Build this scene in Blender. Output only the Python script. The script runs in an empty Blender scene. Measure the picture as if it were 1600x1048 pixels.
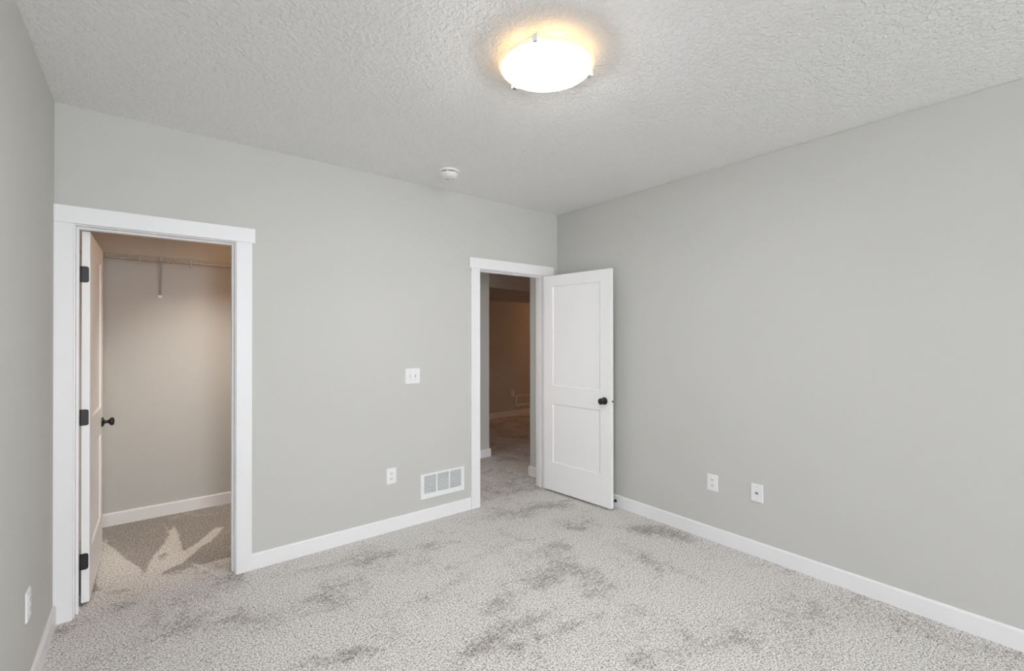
import bpy, bmesh, math, random
from mathutils import Vector, Matrix

# ------------------------------------------------------------------ camera, light, exposure
C = bpy.context.scene
LINK = C.collection
H = 2.70                      # ceiling height
XL, XR = -0.369, 3.239        # left and right bedroom walls
YB, YB2 = 3.3456, 3.4606      # room face and far face of the back wall
YF = -5.0                     # wall behind the camera

cd = bpy.data.cameras.new('camera')
cd.sensor_fit = 'HORIZONTAL'; cd.sensor_width = 36.0
cd.lens = 721.557 / 1600 * 36.0
cd.clip_start = 0.02
cam = bpy.data.objects.new('camera', cd); LINK.objects.link(cam)
_yaw, _pitch, _roll = 0.671664, 0.003659, -0.000827
_r = Vector((math.cos(_yaw), -math.sin(_yaw), 0)); _f = Vector((math.sin(_yaw), math.cos(_yaw), 0)); _u = Vector((0, 0, 1))
_w = _f * math.cos(_pitch) + _u * math.sin(_pitch); _u = _u * math.cos(_pitch) - _f * math.sin(_pitch)
_r2 = _r * math.cos(_roll) + _u * math.sin(_roll); _u2 = _u * math.cos(_roll) - _r * math.sin(_roll)
_m = Matrix((_r2, _u2, -_w)).transposed().to_4x4(); _m.translation = (0, 0, 1.47947)
cam.matrix_world = _m
C.camera = cam

C.view_settings.view_transform = 'Standard'
C.view_settings.look = 'None'
C.view_settings.gamma = 1.0
C.view_settings.use_curve_mapping = False
C.view_settings.exposure = -0.04
C.cycles.use_denoising = True
C.cycles.max_bounces = 12
C.cycles.diffuse_bounces = 8

wd = bpy.data.worlds.new('sky'); C.world = wd; wd.use_nodes = True
_bg = wd.node_tree.nodes['Background']
_bg.inputs[0].default_value = (0.75, 0.85, 1.0, 1); _bg.inputs[1].default_value = 0.6

def area(name, loc, rot, sx, sy, power, color):
    l = bpy.data.lights.new(name, 'AREA'); l.shape = 'RECTANGLE'; l.size = sx; l.size_y = sy
    l.energy = power; l.color = color
    o = bpy.data.objects.new(name, l); o.location = loc; o.rotation_euler = rot; LINK.objects.link(o); return o
def bulb(name, loc, power, color, radius=0.03):
    l = bpy.data.lights.new(name, 'POINT'); l.energy = power; l.color = color; l.shadow_soft_size = radius
    o = bpy.data.objects.new(name, l); o.location = loc; LINK.objects.link(o); return o

WIN = (-0.33, 0.87, 0.45, 2.40)     # window opening in the wall behind the camera: x0, x1, z0, z1
area('daylight', ((WIN[0]+WIN[1])/2, YF-0.16, (WIN[2]+WIN[3])/2), (math.radians(90), 0, 0), 1.2, 1.95, 215.0, (0.93, 0.97, 1.02))
area('hall_fill', (1.68, 4.05, 1.35), (0, math.radians(-90), math.radians(-22)), 1.5, 0.8, 9.5, (1.0, 0.93, 0.88))  # unseen fill added to brighten the hall just beyond the doorway
_sl = bpy.data.lights.new('closet_fill_spot', 'SPOT'); _sl.energy = 108.0; _sl.color = (1.0, 0.93, 0.84); _sl.shadow_soft_size = 0.05  # unseen spot added to lift the lower closet wall
_sl.spot_size = math.radians(66); _sl.spot_blend = 1.0
_so = bpy.data.objects.new('closet_fill_spot', _sl); LINK.objects.link(_so); _so.location = (0.62, 3.70, 2.67)
_so.rotation_euler = (Vector((0.24, 4.80, 0.10)) - _so.location).to_track_quat('-Z', 'Y').to_euler()
bulb('closet_lamp_glow', (1.05, 3.62, 2.60), 6.5, (1.0, 0.46, 0.15), 0.02)
bulb('hall_lamp_light', (5.0, 3.9, 2.55), 1.1, (1.0, 0.30, 0.06), 0.06)
bulb('far_fill_light', (6.9, 5.7, 2.06), 17.0, (1.0, 0.46, 0.22), 0.06)  # unseen light added to raise the far wall and floor
LAMP = (1.362, 1.472)

# ------------------------------------------------------------------ materials
def mat(name, color, rough=0.5, metal=0.0, bump=None, emit=None, spec=0.5):
    m = bpy.data.materials.new(name); m.use_nodes = True
    nt = m.node_tree; b = nt.nodes['Principled BSDF']
    b.inputs['Base Color'].default_value = (*color, 1)
    b.inputs['Roughness'].default_value = rough
    b.inputs['Metallic'].default_value = metal
    b.inputs['Specular IOR Level'].default_value = spec
    if emit:
        b.inputs['Emission Color'].default_value = (*emit[0], 1); b.inputs['Emission Strength'].default_value = emit[1]
    if bump:                                   # (scale, detail, strength, distance)
        tc = nt.nodes.new('ShaderNodeTexCoord'); n = nt.nodes.new('ShaderNodeTexNoise')
        n.inputs['Scale'].default_value = bump[0]; n.inputs['Detail'].default_value = bump[1]
        bp = nt.nodes.new('ShaderNodeBump'); bp.inputs['Strength'].default_value = bump[2]; bp.inputs['Distance'].default_value = bump[3]
        nt.links.new(tc.outputs['Object'], n.inputs['Vector'])
        nt.links.new(n.outputs['Fac'], bp.inputs['Height'])
        nt.links.new(bp.outputs['Normal'], b.inputs['Normal'])
    return m

M = {}
M['wall'] = mat('greige_wall_paint', (0.580, 0.576, 0.553), 0.75, bump=(140, 2, 0.25, 0.002), spec=0.25)
M['trim'] = mat('white_trim_paint', (0.85, 0.85, 0.86), 0.38, spec=0.4)
M['door'] = mat('white_door_paint', (0.90, 0.90, 0.905), 0.42, spec=0.4)
M['plastic'] = mat('white_plastic', (0.84, 0.84, 0.85), 0.35)
M['metalwhite'] = mat('white_enamelled_steel', (0.84, 0.85, 0.86), 0.4)
M['black'] = mat('matt_black_metal', (0.010, 0.010, 0.012), 0.38)
M['hinge'] = mat('black_hinge_metal', (0.014, 0.015, 0.018), 0.42)
M['dark'] = mat('dark_recess', (0.02, 0.02, 0.02), 0.9)
M['slot'] = mat('dark_slot', (0.05, 0.05, 0.05), 0.8)
M['screw'] = mat('pale_screw', (0.55, 0.55, 0.55), 0.4, 0.3)
M['chrome'] = mat('brushed_nickel', (0.55, 0.55, 0.54), 0.3, 1.0)
M['wire'] = mat('shaded_white_wire', (0.46, 0.45, 0.43), 0.5)  # shade put into the colour: white wires greyed to look backlit
M['strut'] = mat('grey_steel_strut', (0.42, 0.41, 0.40), 0.5, 0.2)
M['shade'] = mat('lit_frosted_glass', (0.9, 0.88, 0.8), 0.3, emit=((0.97, 0.97, 1.0), 74.0))
M['shaderim'] = mat('lit_glass_edge', (0.45, 0.43, 0.36), 0.2, emit=((1.0, 0.83, 0.50), 0.8))
def one_sided(m):                       # the bowl glows outwards; its inner face is lit by the bulbs
    nt = m.node_tree; b = nt.nodes['Principled BSDF']; g = nt.nodes.new('ShaderNodeNewGeometry'); k = nt.nodes.new('ShaderNodeMath')
    k.operation = 'MULTIPLY_ADD'; s = b.inputs['Emission Strength'].default_value
    k.inputs[1].default_value = -s; k.inputs[2].default_value = s
    nt.links.new(g.outputs['Backfacing'], k.inputs[0]); nt.links.new(k.outputs[0], b.inputs['Emission Strength'])
one_sided(M['shade'])
M['bulb'] = mat('lit_bulb', (1, 0.9, 0.8), 0.5, emit=((1.0, 0.75, 0.45), 4.0))

def ceiling_material():
    m = mat('textured_ceiling_paint', (0.87, 0.87, 0.865), 0.85, spec=0.15)
    nt = m.node_tree; b = nt.nodes['Principled BSDF']
    tc = nt.nodes.new('ShaderNodeTexCoord')
    n1 = nt.nodes.new('ShaderNodeTexNoise'); n1.inputs['Scale'].default_value = 48; n1.inputs['Detail'].default_value = 3; n1.inputs['Distortion'].default_value = 0.6
    r1 = nt.nodes.new('ShaderNodeValToRGB'); r1.color_ramp.elements[0].position = 0.42; r1.color_ramp.elements[1].position = 0.62
    bp = nt.nodes.new('ShaderNodeBump'); bp.inputs['Strength'].default_value = 0.85; bp.inputs['Distance'].default_value = 0.004
    L = nt.links.new
    L(tc.outputs['Object'], n1.inputs['Vector']); L(n1.outputs['Fac'], r1.inputs['Fac'])
    L(r1.outputs['Color'], bp.inputs['Height']); L(bp.outputs['Normal'], b.inputs['Normal'])
    return m
M['ceiling'] = ceiling_material()

def carpet_material():
    m = mat('greige_cut_pile_carpet', (0.5, 0.48, 0.46), 0.95, spec=0.05)
    nt = m.node_tree; b = nt.nodes['Principled BSDF']; L = nt.links.new
    N = nt.nodes.new
    tc = N('ShaderNodeTexCoord')
    at = N('ShaderNodeAttribute'); at.attribute_name = 'nap'
    def noise(scale, detail, dist=0.0):
        n = N('ShaderNodeTexNoise'); n.inputs['Scale'].default_value = scale; n.inputs['Detail'].default_value = detail
        n.inputs['Distortion'].default_value = dist; L(tc.outputs['Object'], n.inputs['Vector']); return n
    def math_(op, a, bb, c=None):
        n = N('ShaderNodeMath'); n.operation = op
        for i, v in enumerate((a, bb, c)):
            if v is None: continue
            if isinstance(v, (int, float)): n.inputs[i].default_value = v
            else: L(v, n.inputs[i])
        return n.outputs[0]
    big = noise(2.6, 3, 0.8); mid = noise(14, 4, 0.4); fine = noise(48, 3)
    # nap: 0 = brushed towards the light tips, 1 = brushed the dark way
    a = math_('MULTIPLY_ADD', big.outputs['Fac'], 1.3, -0.65)
    c = math_('MULTIPLY_ADD', mid.outputs['Fac'], 1.0, -0.5)
    e = math_('MULTIPLY_ADD', fine.outputs['Fac'], 1.5, -0.75)
    s = math_('ADD', at.outputs['Fac'], a); s = math_('ADD', s, c); s = math_('ADD', s, e)
    ss = N('ShaderNodeMapRange'); ss.interpolation_type = 'SMOOTHSTEP'
    ss.inputs['From Min'].default_value = 0.05; ss.inputs['From Max'].default_value = 0.90
    L(s, ss.inputs['Value'])
    # tufts
    t1 = noise(165, 3, 0.3); t2 = noise(95, 2)
    tt = math_('MULTIPLY_ADD', t2.outputs['Fac'], 0.35, math_('MULTIPLY', t1.outputs['Fac'], 0.65))
    def ramp(cols):
        r = N('ShaderNodeValToRGB'); e = r.color_ramp.elements
        while len(e) < len(cols): e.new(0.5)
        for i, (p, col) in enumerate(cols): e[i].position = p; e[i].color = (*col, 1)
        L(tt, r.inputs['Fac']); return r.outputs['Color']
    light = ramp([(0.38, (0.16, 0.148, 0.138)), (0.46, (0.57, 0.545, 0.52)), (0.53, (0.78, 0.755, 0.725)), (0.62, (0.95, 0.93, 0.905))])
    dark = ramp([(0.38, (0.075, 0.068, 0.062)), (0.47, (0.31, 0.29, 0.27)), (0.55, (0.45, 0.425, 0.40)), (0.65, (0.72, 0.695, 0.66))])
    mx = N('ShaderNodeMix'); mx.data_type = 'RGBA'
    L(ss.outputs['Result'], mx.inputs[0]); L(light, mx.inputs[6]); L(dark, mx.inputs[7])
    L(mx.outputs[2], b.inputs['Base Color'])
    bp = N('ShaderNodeBump'); bp.inputs['Strength'].default_value = 0.6; bp.inputs['Distance'].default_value = 0.006
    L(tt, bp.inputs['Height']); L(bp.outputs['Normal'], b.inputs['Normal'])
    return m
M['carpet'] = carpet_material()

# ------------------------------------------------------------------ mesh helpers
class MB:
    def __init__(s): s.bm = bmesh.new()
    def quad(s, *pts):
        vs = [s.bm.verts.new(p) for p in pts]; s.bm.faces.new(vs); return s
    def box(s, x0, x1, y0, y1, z0, z1):
        v = [s.bm.verts.new(p) for p in ((x0,y0,z0),(x1,y0,z0),(x1,y1,z0),(x0,y1,z0),(x0,y0,z1),(x1,y0,z1),(x1,y1,z1),(x0,y1,z1))]
        for f in ((3,2,1,0),(4,5,6,7),(0,1,5,4),(1,2,6,5),(2,3,7,6),(3,0,4,7)): s.bm.faces.new([v[i] for i in f])
        return s
    def prism(s, prof, a, b, up=Vector((0,0,1))):
        # closed profile of (out, height) swept from a to b; out points to the left of a->b
        a = Vector(a); b = Vector(b); d = (b-a).normalized(); out = up.cross(d)
        r0 = [s.bm.verts.new(a + out*p + up*q) for p, q in prof]
        r1 = [s.bm.verts.new(b + out*p + up*q) for p, q in prof]
        n = len(prof)
        for i in range(n): s.bm.faces.new([r0[i], r0[(i+1)%n], r1[(i+1)%n], r1[i]])
        s.bm.faces.new(r0[::-1]); s.bm.faces.new(r1); return s
    def lathe(s, prof, origin=(0,0,0), axis=(0,0,1), n=32, cap=True):
        ax = Vector(axis).normalized(); o = Vector(origin)
        e1 = ax.orthogonal().normalized(); e2 = ax.cross(e1)
        rings = []
        for r, h in prof:
            if r < 1e-6: rings.append([s.bm.verts.new(o + ax*h)])
            else: rings.append([s.bm.verts.new(o + ax*h + (e1*math.cos(2*math.pi*k/n) + e2*math.sin(2*math.pi*k/n))*r) for k in range(n)])
        for A, B in zip(rings, rings[1:]):
            for k in range(n):
                k2 = (k+1) % n
                if len(A) == 1 and len(B) == 1: break
                if len(A) == 1: s.bm.faces.new([A[0], B[k2], B[k]])
                elif len(B) == 1: s.bm.faces.new([A[k], A[k2], B[0]])
                else: s.bm.faces.new([A[k], A[k2], B[k2], B[k]])
        if cap:
            if len(rings[0]) > 1: s.bm.faces.new(rings[0][::-1])
            if len(rings[-1]) > 1: s.bm.faces.new(rings[-1])
        return s
    def tube(s, a, b, r, n=8):
        a = Vector(a); b = Vector(b); return s.lathe([(r,0),(r,(b-a).length)], a, b-a, n)
    def rounded_plate(s, w, h, t, r, y_back=0.0, n=5, slope=0.0):
        # plate in the xz plane centred on the origin, its back at y_back, its face at y_back - t
        def ring(ww, hh, rr, y):
            pts = []
            for cx, cz, a0 in ((ww-rr, hh-rr, 0), (-ww+rr, hh-rr, 90), (-ww+rr, -hh+rr, 180), (ww-rr, -hh+rr, 270)):
                for k in range(n+1):
                    a = math.radians(a0 + 90*k/n); pts.append(s.bm.verts.new((cx+rr*math.cos(a), y, cz+rr*math.sin(a))))
            return pts
        A = ring(w/2, h/2, r, y_back); Bm = ring(w/2, h/2, r, y_back - t*0.4 if slope else y_back - t)
        rs = [A, Bm]
        if slope: rs.append(ring(w/2-slope, h/2-slope, max(r-slope, 0.0004), y_back - t))
        m = len(A)
        for P, Q in zip(rs, rs[1:]):
            for i in range(m): s.bm.faces.new([P[i], P[(i+1)%m], Q[(i+1)%m], Q[i]])
        s.bm.faces.new(rs[-1]); s.bm.faces.new(A[::-1]); return s
    def build(s, name, material, parent=None, bevel=0.0, smooth=False, seg=2):
        bmesh.ops.recalc_face_normals(s.bm, faces=s.bm.faces)
        me = bpy.data.meshes.new(name); s.bm.to_mesh(me); s.bm.free()
        for mm in (material if isinstance(material, (list, tuple)) else [material]): me.materials.append(mm)
        if smooth:
            for p in me.polygons: p.use_smooth = True
        o = bpy.data.objects.new(name, me); LINK.objects.link(o)
        if parent is not None: o.parent = parent
        if bevel:
            md = o.modifiers.new('bevel', 'BEVEL'); md.width = bevel; md.segments = seg; md.limit_method = 'ANGLE'; md.angle_limit = math.radians(40)
        if smooth == 'auto':
            me.set_sharp_from_angle(angle=math.radians(35))
        return o

def tag(o, label=None, cat=None, group=None, kind=None):
    if label: o['label'] = label
    if cat: o['category'] = cat
    if group: o['group'] = group
    if kind: o['kind'] = kind
    return o
def thing(name, label, cat, loc=(0,0,0), rz=0.0, group=None, kind=None):
    o = bpy.data.objects.new(name, None); LINK.objects.link(o); o.empty_display_size = 0.05
    o.location = loc; o.rotation_euler = (0, 0, rz); return tag(o, label, cat, group, kind)
def struct(name, mb, material, label, cat, **kw):
    return tag(mb.build(name, material, **kw), label, cat, kind='structure')
def copy_tree(o, parent=None):
    c = o.copy(); LINK.objects.link(c)
    if parent is not None: c.parent = parent
    for ch in list(o.children): copy_tree(ch, c)
    return c

# ------------------------------------------------------------------ the carpet
STROKES = [([(0.17, 3.63, 0.07), (0.33, 3.47, 0.06), (0.43, 3.27, 0.06)], 0.8), ([(0.19, 2.9, 0.07), (0.38, 2.82, 0.07), (0.56, 2.72, 0.07), (0.78, 2.73, 0.07), (0.94, 2.77, 0.08)], 0.75), ([(0.66, 2.67, 0.05), (0.82, 2.65, 0.06)], 0.6), ([(0.58, 2.22, 0.04), (0.68, 2.2, 0.04), (0.8, 2.15, 0.04)], 0.9), ([(-0.33, 3.25, 0.05), (-0.23, 3.28, 0.05), (-0.11, 3.34, 0.06)], 0.7), ([(-0.24, 2.91, 0.06), (-0.11, 2.92, 0.06), (0.04, 2.92, 0.06)], 0.3), ([(1.1, 3.0, 0.04), (1.51, 2.99, 0.04), (1.76, 2.85, 0.04)], 0.6), ([(2.11, 3.11, 0.07), (2.28, 3.08, 0.07), (2.43, 3.06, 0.08)], 0.6), ([(1.21, 1.84, 0.04), (1.44, 1.86, 0.05), (1.7, 1.81, 0.05)], 0.8), ([(1.48, 2.04, 0.04), (1.71, 2.07, 0.04), (1.95, 2.06, 0.05)], 0.7), ([(2.0, 2.41, 0.06), (2.19, 2.33, 0.06), (2.31, 2.33, 0.06)], 0.6), ([(2.52, 2.99, 0.07), (2.73, 2.99, 0.07), (2.89, 2.91, 0.07)], 0.8), ([(2.63, 2.69, 0.04), (2.63, 2.03, 0.03), (2.64, 1.46, 0.02)], 0.45), ([(2.95, 2.15, 0.06), (3.13, 2.04, 0.06), (3.1, 1.89, 0.06)], 0.8), ([(2.66, 2.13, 0.06), (2.69, 1.96, 0.06), (2.6, 1.75, 0.05)], 0.6), ([(2.12, 2.32, 0.08), (2.13, 2.06, 0.07), (2.09, 1.74, 0.06)], 0.6), ([(1.99, 2.23, 0.05), (2.0, 2.07, 0.05)], 0.5), ([(1.37, 1.73, 0.03), (1.63, 1.69, 0.04), (1.88, 1.66, 0.04)], 0.7), ([(2.09, 1.56, 0.06), (2.14, 1.42, 0.06), (2.1, 1.25, 0.05)], 0.7), ([(1.78, 1.28, 0.04), (2.03, 1.19, 0.05), (2.3, 1.06, 0.05)], 0.7), ([(2.97, 0.98, 0.13), (3.02, 0.58, 0.12), (3.04, 0.27, 0.11)], 0.35), ([(1.16, 2.38, 0.03), (1.37, 2.39, 0.03), (1.56, 2.42, 0.03)], 0.5), ([(0.92, 2.16, 0.03), (1.1, 2.11, 0.03)], 0.4), ([(1.99, 1.8, 0.03), (2.15, 1.77, 0.03)], 0.8), ([(1.51, 2.56, 0.03), (1.83, 2.58, 0.03), (2.02, 2.62, 0.04)], 0.5), ([(0.63, 3.12, 0.05), (0.95, 3.06, 0.05), (1.29, 3.05, 0.05)], 0.3), ([(-0.13, 3.54, 0.03), (0.04, 3.58, 0.03), (0.2, 3.57, 0.04)], 0.7), ([(2.49, 3.52, 0.1), (2.75, 3.47, 0.11), (2.95, 3.46, 0.11)], 0.7)]
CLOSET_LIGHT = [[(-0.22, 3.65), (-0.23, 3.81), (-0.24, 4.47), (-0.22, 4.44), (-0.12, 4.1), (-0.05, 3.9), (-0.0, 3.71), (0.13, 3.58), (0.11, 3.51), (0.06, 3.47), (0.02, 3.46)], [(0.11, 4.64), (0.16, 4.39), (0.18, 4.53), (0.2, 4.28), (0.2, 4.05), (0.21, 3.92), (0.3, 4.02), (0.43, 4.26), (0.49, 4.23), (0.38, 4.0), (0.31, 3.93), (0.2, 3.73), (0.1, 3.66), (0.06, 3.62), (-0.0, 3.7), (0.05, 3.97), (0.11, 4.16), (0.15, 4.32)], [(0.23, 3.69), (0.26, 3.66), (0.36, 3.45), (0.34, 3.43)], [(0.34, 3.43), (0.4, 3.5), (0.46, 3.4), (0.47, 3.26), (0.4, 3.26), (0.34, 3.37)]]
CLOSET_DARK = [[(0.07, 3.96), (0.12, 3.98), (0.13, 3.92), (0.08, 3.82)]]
def seg_dist(px, py, a, b):
    ax, ay, aw = a; bx, by, bw = b
    dx, dy = bx-ax, by-ay; t = ((px-ax)*dx + (py-ay)*dy) / (dx*dx + dy*dy); t = max(0, min(1, t))
    return math.hypot(px-ax-t*dx, py-ay-t*dy) / (aw + (bw-aw)*t)
def in_poly(px, py, poly):
    c = False; j = len(poly)-1
    for i in range(len(poly)):
        xi, yi = poly[i]; xj, yj = poly[j]
        if (yi > py) != (yj > py) and px < (xj-xi)*(py-yi)/(yj-yi) + xi: c = not c
        j = i
    return c
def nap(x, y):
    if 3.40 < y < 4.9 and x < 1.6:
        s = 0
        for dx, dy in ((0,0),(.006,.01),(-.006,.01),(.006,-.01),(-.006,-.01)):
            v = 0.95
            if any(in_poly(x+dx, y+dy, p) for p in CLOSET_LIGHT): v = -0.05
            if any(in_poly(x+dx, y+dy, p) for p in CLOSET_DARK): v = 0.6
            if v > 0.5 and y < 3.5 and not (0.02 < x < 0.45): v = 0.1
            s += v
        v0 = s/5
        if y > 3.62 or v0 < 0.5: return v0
    best = 0.06
    for pts, st in STROKES:
        for a, b in zip(pts, pts[1:]):
            d = seg_dist(x, y, a, b)
            if d < 2.4:
                k = 1 if d < 0.3 else (2.4-d)/2.1
                best = max(best, 0.05 + st*0.56*k)
    if y > 4.2 or (y > YB2 and x > 1.6): best = max(best, 0.3)
    return best
def floor_mesh():
    def axis(segs):
        out = []
        for a, b, st in segs:
            n = max(1, round((b-a)/st)); out += [a+(b-a)*i/n for i in range(n)]
        return out + [segs[-1][1]]
    xs = axis([(-0.60, -0.40, 0.2), (-0.40, 0.62, 0.015), (0.62, 3.40, 0.03), (3.40, 9.0, 0.5)])
    ys = axis([(-5.2, 0.0, 0.3), (0.0, 3.3, 0.03), (3.3, 4.85, 0.015), (4.85, 7.0, 0.3)])
    vs = [(x, y, 0.0) for y in ys for x in xs]; nx = len(xs)
    fs = [(j*nx+i, j*nx+i+1, (j+1)*nx+i+1, (j+1)*nx+i) for j in range(len(ys)-1) for i in range(nx-1)]
    me = bpy.data.meshes.new('floor'); me.from_pydata(vs, [], fs)
    at = me.attributes.new('nap', 'FLOAT', 'POINT'); at.data.foreach_set('value', [nap(x, y) for x, y, _ in vs])
    me.materials.append(M['carpet'])
    o = bpy.data.objects.new('floor', me); LINK.objects.link(o); return o
tag(floor_mesh(), 'grey beige cut pile carpet with vacuum marks covering the whole floor', 'carpet', kind='structure')

# ------------------------------------------------------------------ shell
struct('ceiling', MB().box(-0.6, 9.0, YF-0.2, 7.0, H, H+0.12), M['ceiling'], 'white textured ceiling over the room', 'ceiling')
struct('wall_left', MB().box(XL-0.12, XL, YF-0.12, 4.93, 0, H), M['wall'], 'grey painted wall on the left edge of the photo', 'wall')
struct('wall_right', MB().box(XR, XR+0.115, YF-0.12, 3.765, 0, H), M['wall'], 'broad grey painted wall on the right with two outlet plates', 'wall', bevel=0.004)
# door openings in the back wall (outside faces of the jambs)
O1 = (-0.307, 0.460); O2 = (2.278, 3.081); OT = 2.094
b = MB()
for x0, x1 in ((XL, O1[0]), (O1[1], O2[0]), (O2[1], XR)): b.box(x0, x1, YB, YB2, 0, H)
for x0, x1 in (O1, O2): b.box(x0, x1, YB, YB2, OT, H)
struct('wall_back', b, M['wall'], 'grey painted wall with the closet opening and the hall doorway', 'wall')
b = MB()
b.box(XL, WIN[0], YF-0.12, YF, 0, H); b.box(WIN[1], XR, YF-0.12, YF, 0, H)
b.box(WIN[0], WIN[1], YF-0.12, YF, 0, WIN[2]); b.box(WIN[0], WIN[1], YF-0.12, YF, WIN[3], H)
struct('wall_front', b, M['wall'], 'grey painted window wall behind the camera', 'wall')
b = MB()
for x0, x1, z0, z1 in ((WIN[0], WIN[0]+.05, WIN[2], WIN[3]), (WIN[1]-.05, WIN[1], WIN[2], WIN[3]), (WIN[0]+.05, WIN[1]-.05, WIN[2], WIN[2]+.05),
                       (WIN[0]+.05, WIN[1]-.05, WIN[3]-.05, WIN[3]), ((WIN[0]+WIN[1])/2-.03, (WIN[0]+WIN[1])/2+.03, WIN[2]+.05, WIN[3]-.05)):
    b.box(x0, x1, YF-0.09, YF-0.03, z0, z1)
struct('window_1', b, M['trim'], 'white framed window in the wall behind the camera', 'window')
# closet and hall beyond
struct('wall_closet_back', MB().box(XL, 1.55, 4.815, 4.93, 0, H), M['wall'], 'closet wall behind the wire shelf', 'wall')
struct('wall_closet_right', MB().box(1.55, 1.65, YB2, 6.80, 0, H), M['wall'], 'partition between the closet and the hall', 'wall')
struct('wall_hall', MB().box(1.65, 3.355, 4.674, 4.79, 0, H), M['wall'], 'short grey hall wall seen at the left side of the doorway', 'wall', bevel=0.004)
struct('wall_far', MB().box(1.55, 9.0, 6.80, 6.92, 0, H), M['wall'], 'dim brown wall far beyond the doorway', 'wall')
struct('wall_hall_near', MB().box(3.354, 9.0, 3.1, 3.2, 0, H), M['wall'], 'hall wall hidden behind the bedroom wall', 'wall')
struct('wall_hall_right', MB().box(8.9, 9.0, 3.2, 6.80, 0, H), M['wall'], 'hall end wall out of view', 'wall')
b = MB()
for z in (2.14, H): b.quad(*[(x, y, z) for x, y in ((1.65, 4.80), (3.355, 4.893), (8.9, 6.02), (8.9, 6.80), (1.65, 6.80))])
P = [(1.65, 4.80), (3.355, 4.893), (8.9, 6.02), (8.9, 6.80), (1.65, 6.80)]
for i in range(5):
    (x0, y0), (x1, y1) = P[i], P[(i+1) % 5]; b.quad((x0, y0, 2.14), (x1, y1, 2.14), (x1, y1, H), (x0, y0, H))
struct('trim_3', b, M['wall'], 'lowered ceiling soffit at the top of the far hall', 'soffit')

# ------------------------------------------------------------------ baseboards
BP = [(0, 0), (0.014, 0), (0.014, 0.092), (0.009, 0.1005), (0, 0.1005)]
def base(name, runs, label):
    m = MB()
    for a, bb in runs: m.prism(BP, (*a, 0), (*bb, 0))
    return struct(name, m, M['trim'], label, 'baseboard')
base('baseboard_left', [((XL, YB-0.018), (XL, YF))], 'white baseboard at the foot of the left wall')
base('baseboard_back', [((2.199, YB), (0.533, YB))], 'white baseboard between the closet and the doorway below the vent')
base('baseboard_right', [((XR, YF), (XR, YB))], 'long white baseboard at the foot of the right wall')
base('baseboard_closet', [((1.55, 4.815), (XL, 4.815))], 'white baseboard inside the closet')
base('baseboard_hall', [((3.355, 4.674), (1.65, 4.674)), ((3.355, 4.79), (3.355, 4.66))], 'short white baseboard on the hall wall left of the doorway gap')
base('baseboard_doorway', [((XR, YB2), (XR, 3.765)), ((XR-0.014, 3.765), (XR+0.115, 3.765))], 'short white baseboard just beyond the right door jamb')
base('baseboard_far', [((8.9, 6.80), (1.65, 6.80))], 'dim baseboard on the wall far beyond the doorway')

# ------------------------------------------------------------------ door casings
def casing_set(name, x_in, outer, hdr, stop_y, label):
    # x_in: inside jamb faces; outer: outside casing edges; hdr: header ends
    t = thing(name, label, 'door casing', ((x_in[0]+x_in[1])/2, YB, 0), kind='structure')
    cx = (x_in[0]+x_in[1])/2
    def part(nm, x0, x1, y0, y1, z0, z1, bv=0.0015):
        return MB().box(x0-cx, x1-cx, y0-YB, y1-YB, z0, z1).build(nm, M['trim'], t, bevel=bv)
    yc = YB-0.018
    part('side_casing', outer[0], x_in[0]-0.006, yc, YB, 0, 2.0795)
    part('side_casing', x_in[1]+0.006, outer[1], yc, YB, 0, 2.0795)
    part('header_board', hdr[0], hdr[1], YB-0.020, YB, 2.080, 2.170)
    jt = 2.074
    part('side_jamb', x_in[0]-0.018, x_in[0], YB, YB2, 0, jt)
    part('side_jamb', x_in[1], x_in[1]+0.018, YB, YB2, 0, jt)
    part('head_jamb', x_in[0]-0.018, x_in[1]+0.018, YB, YB2, jt, jt+0.018)
    y0, y1 = stop_y
    part('door_stop_strip', x_in[0], x_in[0]+0.011, y0, y1, 0, jt-0.011)
    part('door_stop_strip', x_in[1]-0.011, x_in[1], y0, y1, 0, jt-0.011)
    part('door_stop_strip', x_in[0], x_in[1], y0, y1, jt-0.011, jt)
    # back side casing
    yb = YB2+0.016
    part('rear_casing', x_in[1]+0.006, x_in[1]+0.070, YB2, yb, 0, 2.0795)
    part('rear_header', x_in[0]-0.006, x_in[1]+0.070, YB2, yb, 2.080, 2.150)
    return t
casing_set('trim_1', (-0.288, 0.441), (XL, 0.534), (XL, 0.551), (YB+0.040, YB+0.076), 'white flat casing around the closet opening')
casing_set('trim_2', (2.297, 3.062), (2.200, 3.160), (2.183, 3.177), (YB+0.040, YB+0.076), 'white flat casing around the hall doorway')

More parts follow.
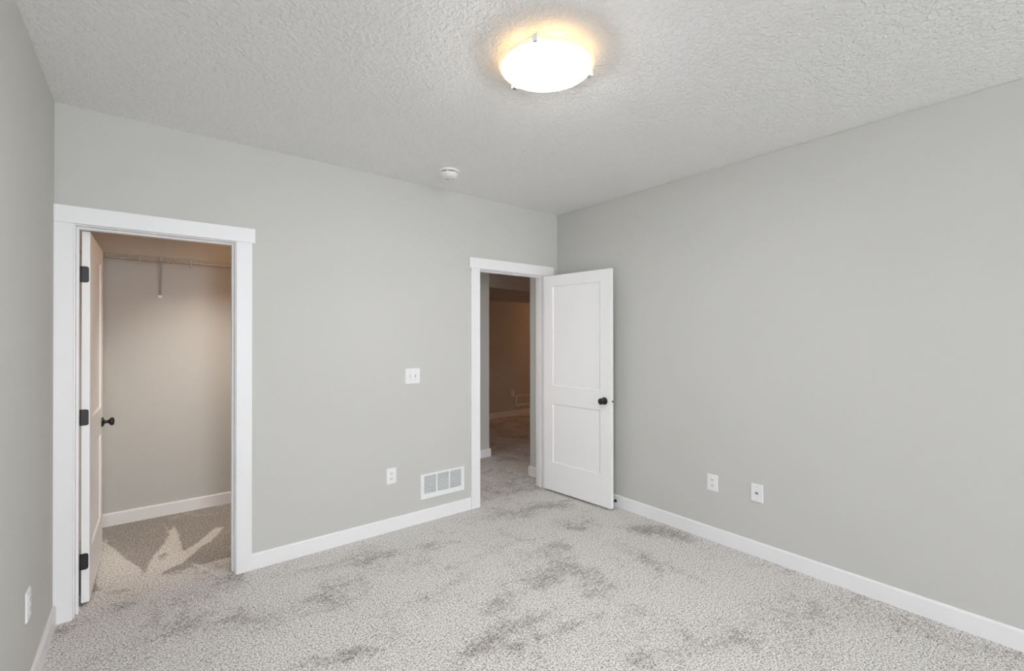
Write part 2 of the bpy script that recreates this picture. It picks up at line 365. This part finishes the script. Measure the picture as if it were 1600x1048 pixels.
# ------------------------------------------------------------------ doors
DZ0, DZ1, DT = 0.020, 2.066, 0.035
PANELS = ((1.018, 1.964), (0.288, 0.846))
def door_slab(w, stile=0.110):
    m = MB()
    rec, sl = 0.009, 0.010
    zs = [DZ0, PANELS[1][0], PANELS[1][1], PANELS[0][0], PANELS[0][1], DZ1]
    us = [0, stile, w-stile, w]
    for y, s in ((0.0, 1), (DT, -1)):
        for i in range(3):
            for j in range(5):
                u0, u1, z0, z1 = us[i], us[i+1], zs[j], zs[j+1]
                if i == 1 and j in (1, 3):
                    yy = y + s*rec
                    a = ((u0,y,z0),(u1,y,z0),(u1,y,z1),(u0,y,z1))
                    c = ((u0+sl,yy,z0+sl),(u1-sl,yy,z0+sl),(u1-sl,yy,z1-sl),(u0+sl,yy,z1-sl))
                    for k in range(4): m.quad(a[k], a[(k+1)%4], c[(k+1)%4], c[k])
                    m.quad(*c)
                else: m.quad((u0,y,z0),(u1,y,z0),(u1,y,z1),(u0,y,z1))
    for j in range(5):
        for u in (0, w): m.quad((u,0,zs[j]),(u,DT,zs[j]),(u,DT,zs[j+1]),(u,0,zs[j+1]))
    for i in range(3):
        for z in (DZ0, DZ1): m.quad((us[i],0,z),(us[i+1],0,z),(us[i+1],DT,z),(us[i],DT,z))
    bmesh.ops.remove_doubles(m.bm, verts=m.bm.verts, dist=1e-5)
    return m
def door_knob(parent, u, z, side):
    y = 0.0 if side < 0 else DT
    rose = MB().lathe([(0.0001,-0.001),(0.032,-0.001),(0.0325,0.003),(0.030,0.008),(0.022,0.012),(0.013,0.015),(0.011,0.020)], (u,y,z), (0,side,0), 28).build('knob_rose', M['black'], parent, smooth='auto')
    MB().lathe([(0.011,0.018),(0.0105,0.030),(0.013,0.037),(0.0225,0.042),(0.0275,0.050),(0.0270,0.057),(0.021,0.063),(0.010,0.0655),(0,0.066)], (u,y,z), (0,side,0), 28).build('knob', M['black'], rose, smooth='auto')
HZ = (1.828, 1.039, 0.246)
def door(name, label, w, loc, rz, knob_u, knob_z):
    t = thing(name, label, 'door', loc, rz, kind='structure')
    door_slab(w).build('door_slab', M['door'], t, bevel=0.0012)
    for s in (-1, 1): door_knob(t, knob_u, knob_z, s)
    for z in HZ:
        # leaf let into the hinge edge, rounded towards the middle of the edge, barrel at the far face
        pl = MB()
        pts = []
        y0, y1, hh, r = 0.0045, DT+0.004, 0.0445, 0.012
        for cy, cz, a0 in ((y0+r, hh-r, 90), (y0+r, -hh+r, 180)):
            for k in range(6):
                a = math.radians(a0 + 90*k/5); pts.append((cy + r*math.cos(a), z + cz + r*math.sin(a)))
        pts += [(y1, z-hh), (y1, z+hh)]
        f0 = [pl.bm.verts.new((-0.0014, y, zz)) for y, zz in pts]; f1 = [pl.bm.verts.new((0.002, y, zz)) for y, zz in pts]
        pl.bm.faces.new(f0); pl.bm.faces.new(f1[::-1])
        for i in range(len(pts)):
            j = (i+1) % len(pts); pl.bm.faces.new([f0[i], f1[i], f1[j], f0[j]])
        h = pl.build('hinge', M['hinge'], t)
        kn = MB()
        for k in range(5): kn.lathe([(0.0055,0.0006),(0.0062,0.0012),(0.0062,0.0166),(0.0055,0.0172)], (-0.003, DT+0.0075, z-hh+k*0.0178), (0,0,1), 14)
        kn.build('hinge_barrel', M['hinge'], h, smooth='auto')
        sc = MB()
        for q in (-0.028, 0.0, 0.028): sc.lathe([(0.0035,0),(0.003,0.0006),(0,0.0007)], (-0.0014, 0.018+0.004*math.cos(q*110), z+q), (-1,0,0), 12)
        sc.build('hinge_screws', M['black'], h)
    pl = MB().rounded_plate(0.018, 0.05, 0.0008, 0.005).build('latch_plate', M['door'], t)
    pl.rotation_euler = (0, 0, math.radians(90)); pl.location = (w, DT/2, knob_z)
    MB().lathe([(0.0075,0.0),(0.0075,0.006),(0.006,0.009),(0,0.0095)], (w, DT/2, knob_z), (1,0,0), 18).build('latch_bolt', M['black'], t, smooth='auto')
    return t
door('door_1', 'white two panel door swung open into the closet', 0.727, (-0.238, 3.4615, 0), math.radians(88.9), 0.664, 0.914)
_d = Vector((3.099-3.033, 2.541-3.32, 0))
door('door_2', 'white two panel door opened into the room beside the right wall', 0.773, (3.0325, 3.3175, 0), math.atan2(_d.y, _d.x), 0.706, 0.931)

# ------------------------------------------------------------------ wall plates
def on_wall(t, wall, a, z):
    if wall == 'back': t.location = (a, YB, z); t.rotation_euler = (0,0,0)
    elif wall == 'right': t.location = (XR, a, z); t.rotation_euler = (0,0,-math.pi/2)
    elif wall == 'left': t.location = (XL, a, z); t.rotation_euler = (0,0,math.pi/2)
    elif wall == 'far': t.location = (a, 6.80, z); t.rotation_euler = (0,0,0)
    return t
def make_outlet():
    t = thing('electrical_outlet', '', 'outlet')
    MB().rounded_plate(0.080, 0.120, 0.0065, 0.003, slope=0.004).build('cover_plate', M['plastic'], t)
    for dz in (0.0195, -0.0195):
        m = MB(); n = 28; r0 = 0.0172; hh = 0.0135
        ring = []
        for k in range(n):
            a = 2*math.pi*k/n; ring.append((r0*math.cos(a), max(-hh, min(hh, r0*math.sin(a)))))
        A = [m.bm.verts.new((x, -0.006, z+dz)) for x, z in ring]; Bq = [m.bm.verts.new((x, -0.0085, z+dz)) for x, z in ring]
        m.bm.faces.new(Bq)
        for k in range(n): m.bm.faces.new([A[k], A[(k+1)%n], Bq[(k+1)%n], Bq[k]])
        r = m.build('receptacle', M['plastic'], t)
        for x, h in ((-0.0065, 0.0095), (0.0065, 0.008)):
            MB().box(x-0.0016, x+0.0016, -0.0089, -0.0080, dz+0.003-h/2, dz+0.003+h/2).build('slot', M['dark'], r)
        MB().lathe([(0.0028,0),(0.0028,0.0009)], (0, -0.0080, dz-0.0075), (0,-1,0), 14).build('ground_hole', M['dark'], r)
    MB().lathe([(0.003,0),(0.0026,0.001),(0,0.0012)], (0, -0.0064, 0), (0,-1,0), 14).build('screw', M['plastic'], t)
    return t
ol = make_outlet(); G = 'duplex electrical outlets on the walls'
tag(on_wall(ol, 'back', 1.4775, 0.419), 'white duplex outlet on the back wall left of the vent', 'outlet', G)
o2 = copy_tree(ol); tag(on_wall(o2, 'right', 1.7265, 0.4205), 'white duplex outlet on the right wall nearer the open door', 'outlet', G)
o3 = copy_tree(ol); tag(on_wall(o3, 'left', 2.672, 0.405), 'white outlet seen edge-on on the left wall beside the closet', 'outlet', G)
o4 = copy_tree(ol); tag(on_wall(o4, 'far', 5.42, 0.425), 'dim outlet on the far wall seen through the hall doorway', 'outlet', G)

t = thing('cable_wall_plate', 'white plate with one small cable jack on the right wall', 'wall plate')
on_wall(t, 'right', 1.4155, 0.426)
MB().rounded_plate(0.080, 0.121, 0.0065, 0.003, slope=0.004).build('cover_plate', M['plastic'], t)
j = MB().rounded_plate(0.017, 0.013, 0.002, 0.002, y_back=-0.006).build('jack', M['slot'], t)
MB().lathe([(0.0045,0),(0.0045,0.006),(0.003,0.0075),(0.003,0.004)], (0,-0.0075,0), (0,-1,0), 14, cap=False).build('connector', M['chrome'], j)
for dz in (0.0425, -0.0425):
    MB().lathe([(0.0034,0),(0.003,0.001),(0,0.0012)], (0,-0.0064,dz), (0,-1,0), 14).build('screw', M['screw'], t)

t = thing('light_switch', 'white double light switch on the back wall above the vent', 'light switch')
on_wall(t, 'back', 1.655, 1.1735)
MB().rounded_plate(0.126, 0.120, 0.0065, 0.003, slope=0.004).build('cover_plate', M['plastic'], t)
for dx, up in ((-0.023, -1), (0.023, 1)):
    MB().rounded_plate(0.0105, 0.0245, 0.0006, 0.001, y_back=-0.0062).build('toggle_slot', M['screw'], t).location = (dx, 0, 0)
    tg = MB().box(-0.0042, 0.0042, -0.0135, 0.002, -0.0065, 0.0065).build('toggle', M['plastic'], t, bevel=0.001)
    tg.location = (dx, -0.006, 0.003*up); tg.rotation_euler = (math.radians(-28*up), 0, 0)
    for dz in (0.030, -0.030):
        MB().lathe([(0.0032,0),(0.0028,0.001),(0,0.0012)], (dx,-0.0064,dz), (0,-1,0), 14).build('screw', M['screw'], t)

# ------------------------------------------------------------------ return air vents
def make_vent():
    t = thing('return_air_vent', '', 'vent')
    w, h, d = 0.408, 0.198, 0.010
    bx = [(-0.170, -0.062), (-0.050, 0.058), (0.070, 0.178)]; z0, z1 = -0.062, 0.083
    bx = [(a-0.004, c-0.004) for a, c in bx]
    m = MB()
    xs = [-w/2, bx[0][0], bx[0][1], bx[1][0], bx[1][1], bx[2][0], bx[2][1], w/2]
    for i in range(0, 7, 2): m.box(xs[i], xs[i+1], -d, -0.002 if 0 < i < 6 else 0, z0, z1)
    m.box(-w/2, w/2, -d, 0, z1, h/2); m.box(-w/2, w/2, -d, 0, -h/2, z0)
    m.build('frame', M['metalwhite'], t)
    MB().box(-0.176, 0.176, -0.0015, -0.0005, z0-0.002, z1+0.002).build('duct_backing', M['dark'], t)
    n = 12; p = (z1-z0)/n
    for a, c in bx:
        s = MB()
        for k in range(n):
            zc = z0 + (k+0.5)*p
            q = [(-d+0.0005, zc+p*0.10), (-0.003, zc+p*0.18), (-0.003, zc+p*0.08), (-d+0.0005, zc-p*0.42), (-d-0.0006, zc-p*0.42), (-d-0.0006, zc+p*0.06)]
            A = [s.bm.verts.new((a, y, z)) for y, z in q]; Bq = [s.bm.verts.new((c, y, z)) for y, z in q]
            s.bm.faces.new(A); s.bm.faces.new(Bq[::-1])
            for i in range(len(q)): s.bm.faces.new([A[i], Bq[i], Bq[(i+1)%len(q)], A[(i+1)%len(q)]])
        s.build('louver_bank', M['metalwhite'], t)
    for x in (-0.192, 0.191):
        MB().lathe([(0.0035,0),(0.003,0.001),(0,0.0012)], (x, -d, -0.002), (0,-1,0), 12).build('screw', M['screw'], t)
    return t
v = make_vent()
tag(on_wall(v, 'back', 1.927, 0.2825), 'white louvered return air vent low on the back wall', 'vent', 'return air vents')
v2 = copy_tree(v)
tag(on_wall(v2, 'far', 5.69, 0.274), 'dim return air vent on the far wall seen through the doorway', 'vent', 'return air vents')

# ------------------------------------------------------------------ ceiling fixtures
lx, ly = LAMP
t = thing('ceiling_light', 'lit round glass bowl ceiling light with three clips', 'ceiling light', (lx, ly, H))
MB().lathe([(0.0,0),(0.150,0),(0.150,-0.012),(0.140,-0.018),(0,-0.018)], n=48).build('mounting_pan', M['metalwhite'], t, smooth='auto')
R0 = 0.206; zr = -0.048
prof = []
for k in range(13):
    a = k/12; r = 0.194*a; prof.append((r, zr - 0.060*(1-(r/R0)**2)))
sh = MB().lathe(prof[::1], n=64, cap=False).build('glass_shade', M['shade'], t, smooth=True)
if sum(p.normal.z for p in sh.data.polygons) > 0: sh.data.flip_normals()
rim = [(0.194, zr-0.060*(1-(0.194/R0)**2)), (0.200, zr-0.060*(1-(0.200/R0)**2)), (R0, zr), (R0+0.001, zr+0.003), (R0-0.002, zr+0.004), (0.199, zr-0.060*(1-(0.200/R0)**2)+0.003), (0.194, zr-0.060*(1-(0.194/R0)**2)+0.003)]
MB().lathe(rim, n=64, cap=False).build('glass_rim', M['shaderim'], t, smooth='auto')
for deg in (-145, -25, 95):
    a = math.radians(deg)
    c = MB().box(-0.010, 0.010, -0.004, 0.003, -0.016, 0.012).build('clip', M['metalwhite'], t, bevel=0.002)
    c.location = ((R0+0.004)*math.cos(a), (R0+0.004)*math.sin(a), zr); c.rotation_euler = (0, 0, a-math.pi/2)
    MB().box(-0.010, 0.010, -0.022, -0.004, -0.018, -0.0135).build('clip_foot', M['chrome'], c)
    MB().tube((0, 0.0, 0.010), (0, -0.045, 0.044), 0.0025).build('clip_arm', M['chrome'], c)
for s in (-1, 1):
    m = MB().lathe([(0.0,-0.022),(0.012,-0.020),(0.020,-0.010),(0.022,0),(0.016,0.016),(0.011,0.026),(0.011,0.040)], n=20)
    q = m.build('light_bulb', M['bulb'], t, smooth=True); q.location = (s*0.075, s*0.02, -0.040); q.rotation_euler = (0, math.radians(-90*s), 0)
for k in range(6):
    a = math.radians(5 + 60*k)
    bulb('lamp_bulb_light', (lx+0.145*math.cos(a), ly+0.145*math.sin(a), H-0.034), 0.085, (1.0, 0.58, 0.25), 0.012)

t = thing('smoke_detector', 'round white smoke detector on the ceiling by the back wall', 'smoke detector', (1.745, 2.936, H))
MB().lathe([(0.0,0),(0.074,0),(0.075,-0.004),(0.073,-0.011),(0.066,-0.014),(0,-0.014)], n=48).build('base_ring', M['plastic'], t, smooth='auto')
MB().lathe([(0.058,-0.013),(0.058,-0.0215)], n=48, cap=False).build('vent_gap', M['dark'], t, smooth=True)
for k in range(6):
    a = 2*math.pi*k/6 + 0.85; c_, s_ = math.cos(a), math.sin(a)
    MB().tube((0.059*c_, 0.059*s_, -0.013), (0.061*c_, 0.061*s_, -0.022), 0.004, 8).build('vent_rib', M['plastic'], t)
MB().lathe([(0.0,-0.021),(0.064,-0.021),(0.0655,-0.024),(0.063,-0.032),(0.054,-0.047),(0.046,-0.052),(0,-0.053)], n=48).build('cover', M['plastic'], t, smooth='auto')
MB().lathe([(0.012,-0.052),(0.012,-0.0545),(0.010,-0.0555),(0,-0.0555)], (0.006,0.030,0), n=20).build('test_button', M['screw'], t, smooth='auto')
MB().lathe([(0.003,-0.051),(0.003,-0.054),(0,-0.0545)], (0.035,0.012,0), n=12).build('indicator_lens', M['slot'], t)

# ------------------------------------------------------------------ door stop on the right baseboard
t = thing('door_stop', 'small black door stop on the baseboard behind the open door', 'door stop', (XR-0.014, 2.601, 0.050), math.pi/2)
MB().lathe([(0.0,0),(0.013,0),(0.013,0.003),(0.007,0.006),(0,0.006)], axis=(0,1,0), n=20).build('base_plate', M['black'], t, smooth='auto')
sp = MB()
for k in range(14): sp.lathe([(0.0035,0),(0.0052,0.0012),(0.0035,0.0024)], (0, 0.006+k*0.0026, 0), (0,1,0), 14)
sp.build('spring', M['black'], t)
MB().lathe([(0.006,0),(0.007,0.002),(0.007,0.009),(0.005,0.011),(0,0.0115)], (0,0.042,0), (0,1,0), 16).build('rubber_tip', M['black'], t, smooth='auto')

# ------------------------------------------------------------------ closet wire shelf
ZS, YW, YS = 2.107, 4.815, 4.510
t = thing('wire_shelf', 'white wire shelf with hanging lip across the closet wall', 'shelf', (0.6, YW, ZS))
def loc_(x, y, z): return (x-0.6, y-YW, z-ZS)
x0, x1 = XL+0.005, 1.545
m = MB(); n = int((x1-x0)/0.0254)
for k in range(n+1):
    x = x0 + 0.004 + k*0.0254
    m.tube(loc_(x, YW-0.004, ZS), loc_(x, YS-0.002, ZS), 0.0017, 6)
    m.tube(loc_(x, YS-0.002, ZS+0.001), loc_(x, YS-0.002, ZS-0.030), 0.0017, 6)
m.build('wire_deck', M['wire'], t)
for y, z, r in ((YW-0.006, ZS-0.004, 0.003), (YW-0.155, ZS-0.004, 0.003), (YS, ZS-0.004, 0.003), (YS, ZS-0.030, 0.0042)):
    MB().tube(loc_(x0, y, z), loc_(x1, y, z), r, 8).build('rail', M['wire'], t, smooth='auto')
def strut(x):
    a = Vector(loc_(x, YS+0.004, ZS-0.026)); b_ = Vector(loc_(x, YW-0.006, 1.825))
    d = (b_-a).normalized(); up = Vector((1,0,0)); nrm = d.cross(up)
    m = MB(); ring = []
    for P in (a, b_):
        ring.append([m.bm.verts.new(P + up*sx*0.008 + nrm*sy*0.004) for sx, sy in ((-1,-1),(1,-1),(1,1),(-1,1))])
    A, Bq = ring
    for i in range(4): m.bm.faces.new([A[i], A[(i+1)%4], Bq[(i+1)%4], Bq[i]])
    m.bm.faces.new(A[::-1]); m.bm.faces.new(Bq)
    o = m.build('support_strut', M['strut'], t, bevel=0.001)
    MB().box(x-0.6-0.009, x-0.6+0.009, YS-YW-0.008, YS-YW+0.010, -0.034, 0.008).build('strut_hook', M['strut'], o, bevel=0.002)
    MB().box(x-0.6-0.013, x-0.6+0.013, -0.016, -0.0005, 1.806-ZS, 1.832-ZS).build('wall_foot', M['plastic'], o, bevel=0.003)
strut(0.098); strut(1.02)
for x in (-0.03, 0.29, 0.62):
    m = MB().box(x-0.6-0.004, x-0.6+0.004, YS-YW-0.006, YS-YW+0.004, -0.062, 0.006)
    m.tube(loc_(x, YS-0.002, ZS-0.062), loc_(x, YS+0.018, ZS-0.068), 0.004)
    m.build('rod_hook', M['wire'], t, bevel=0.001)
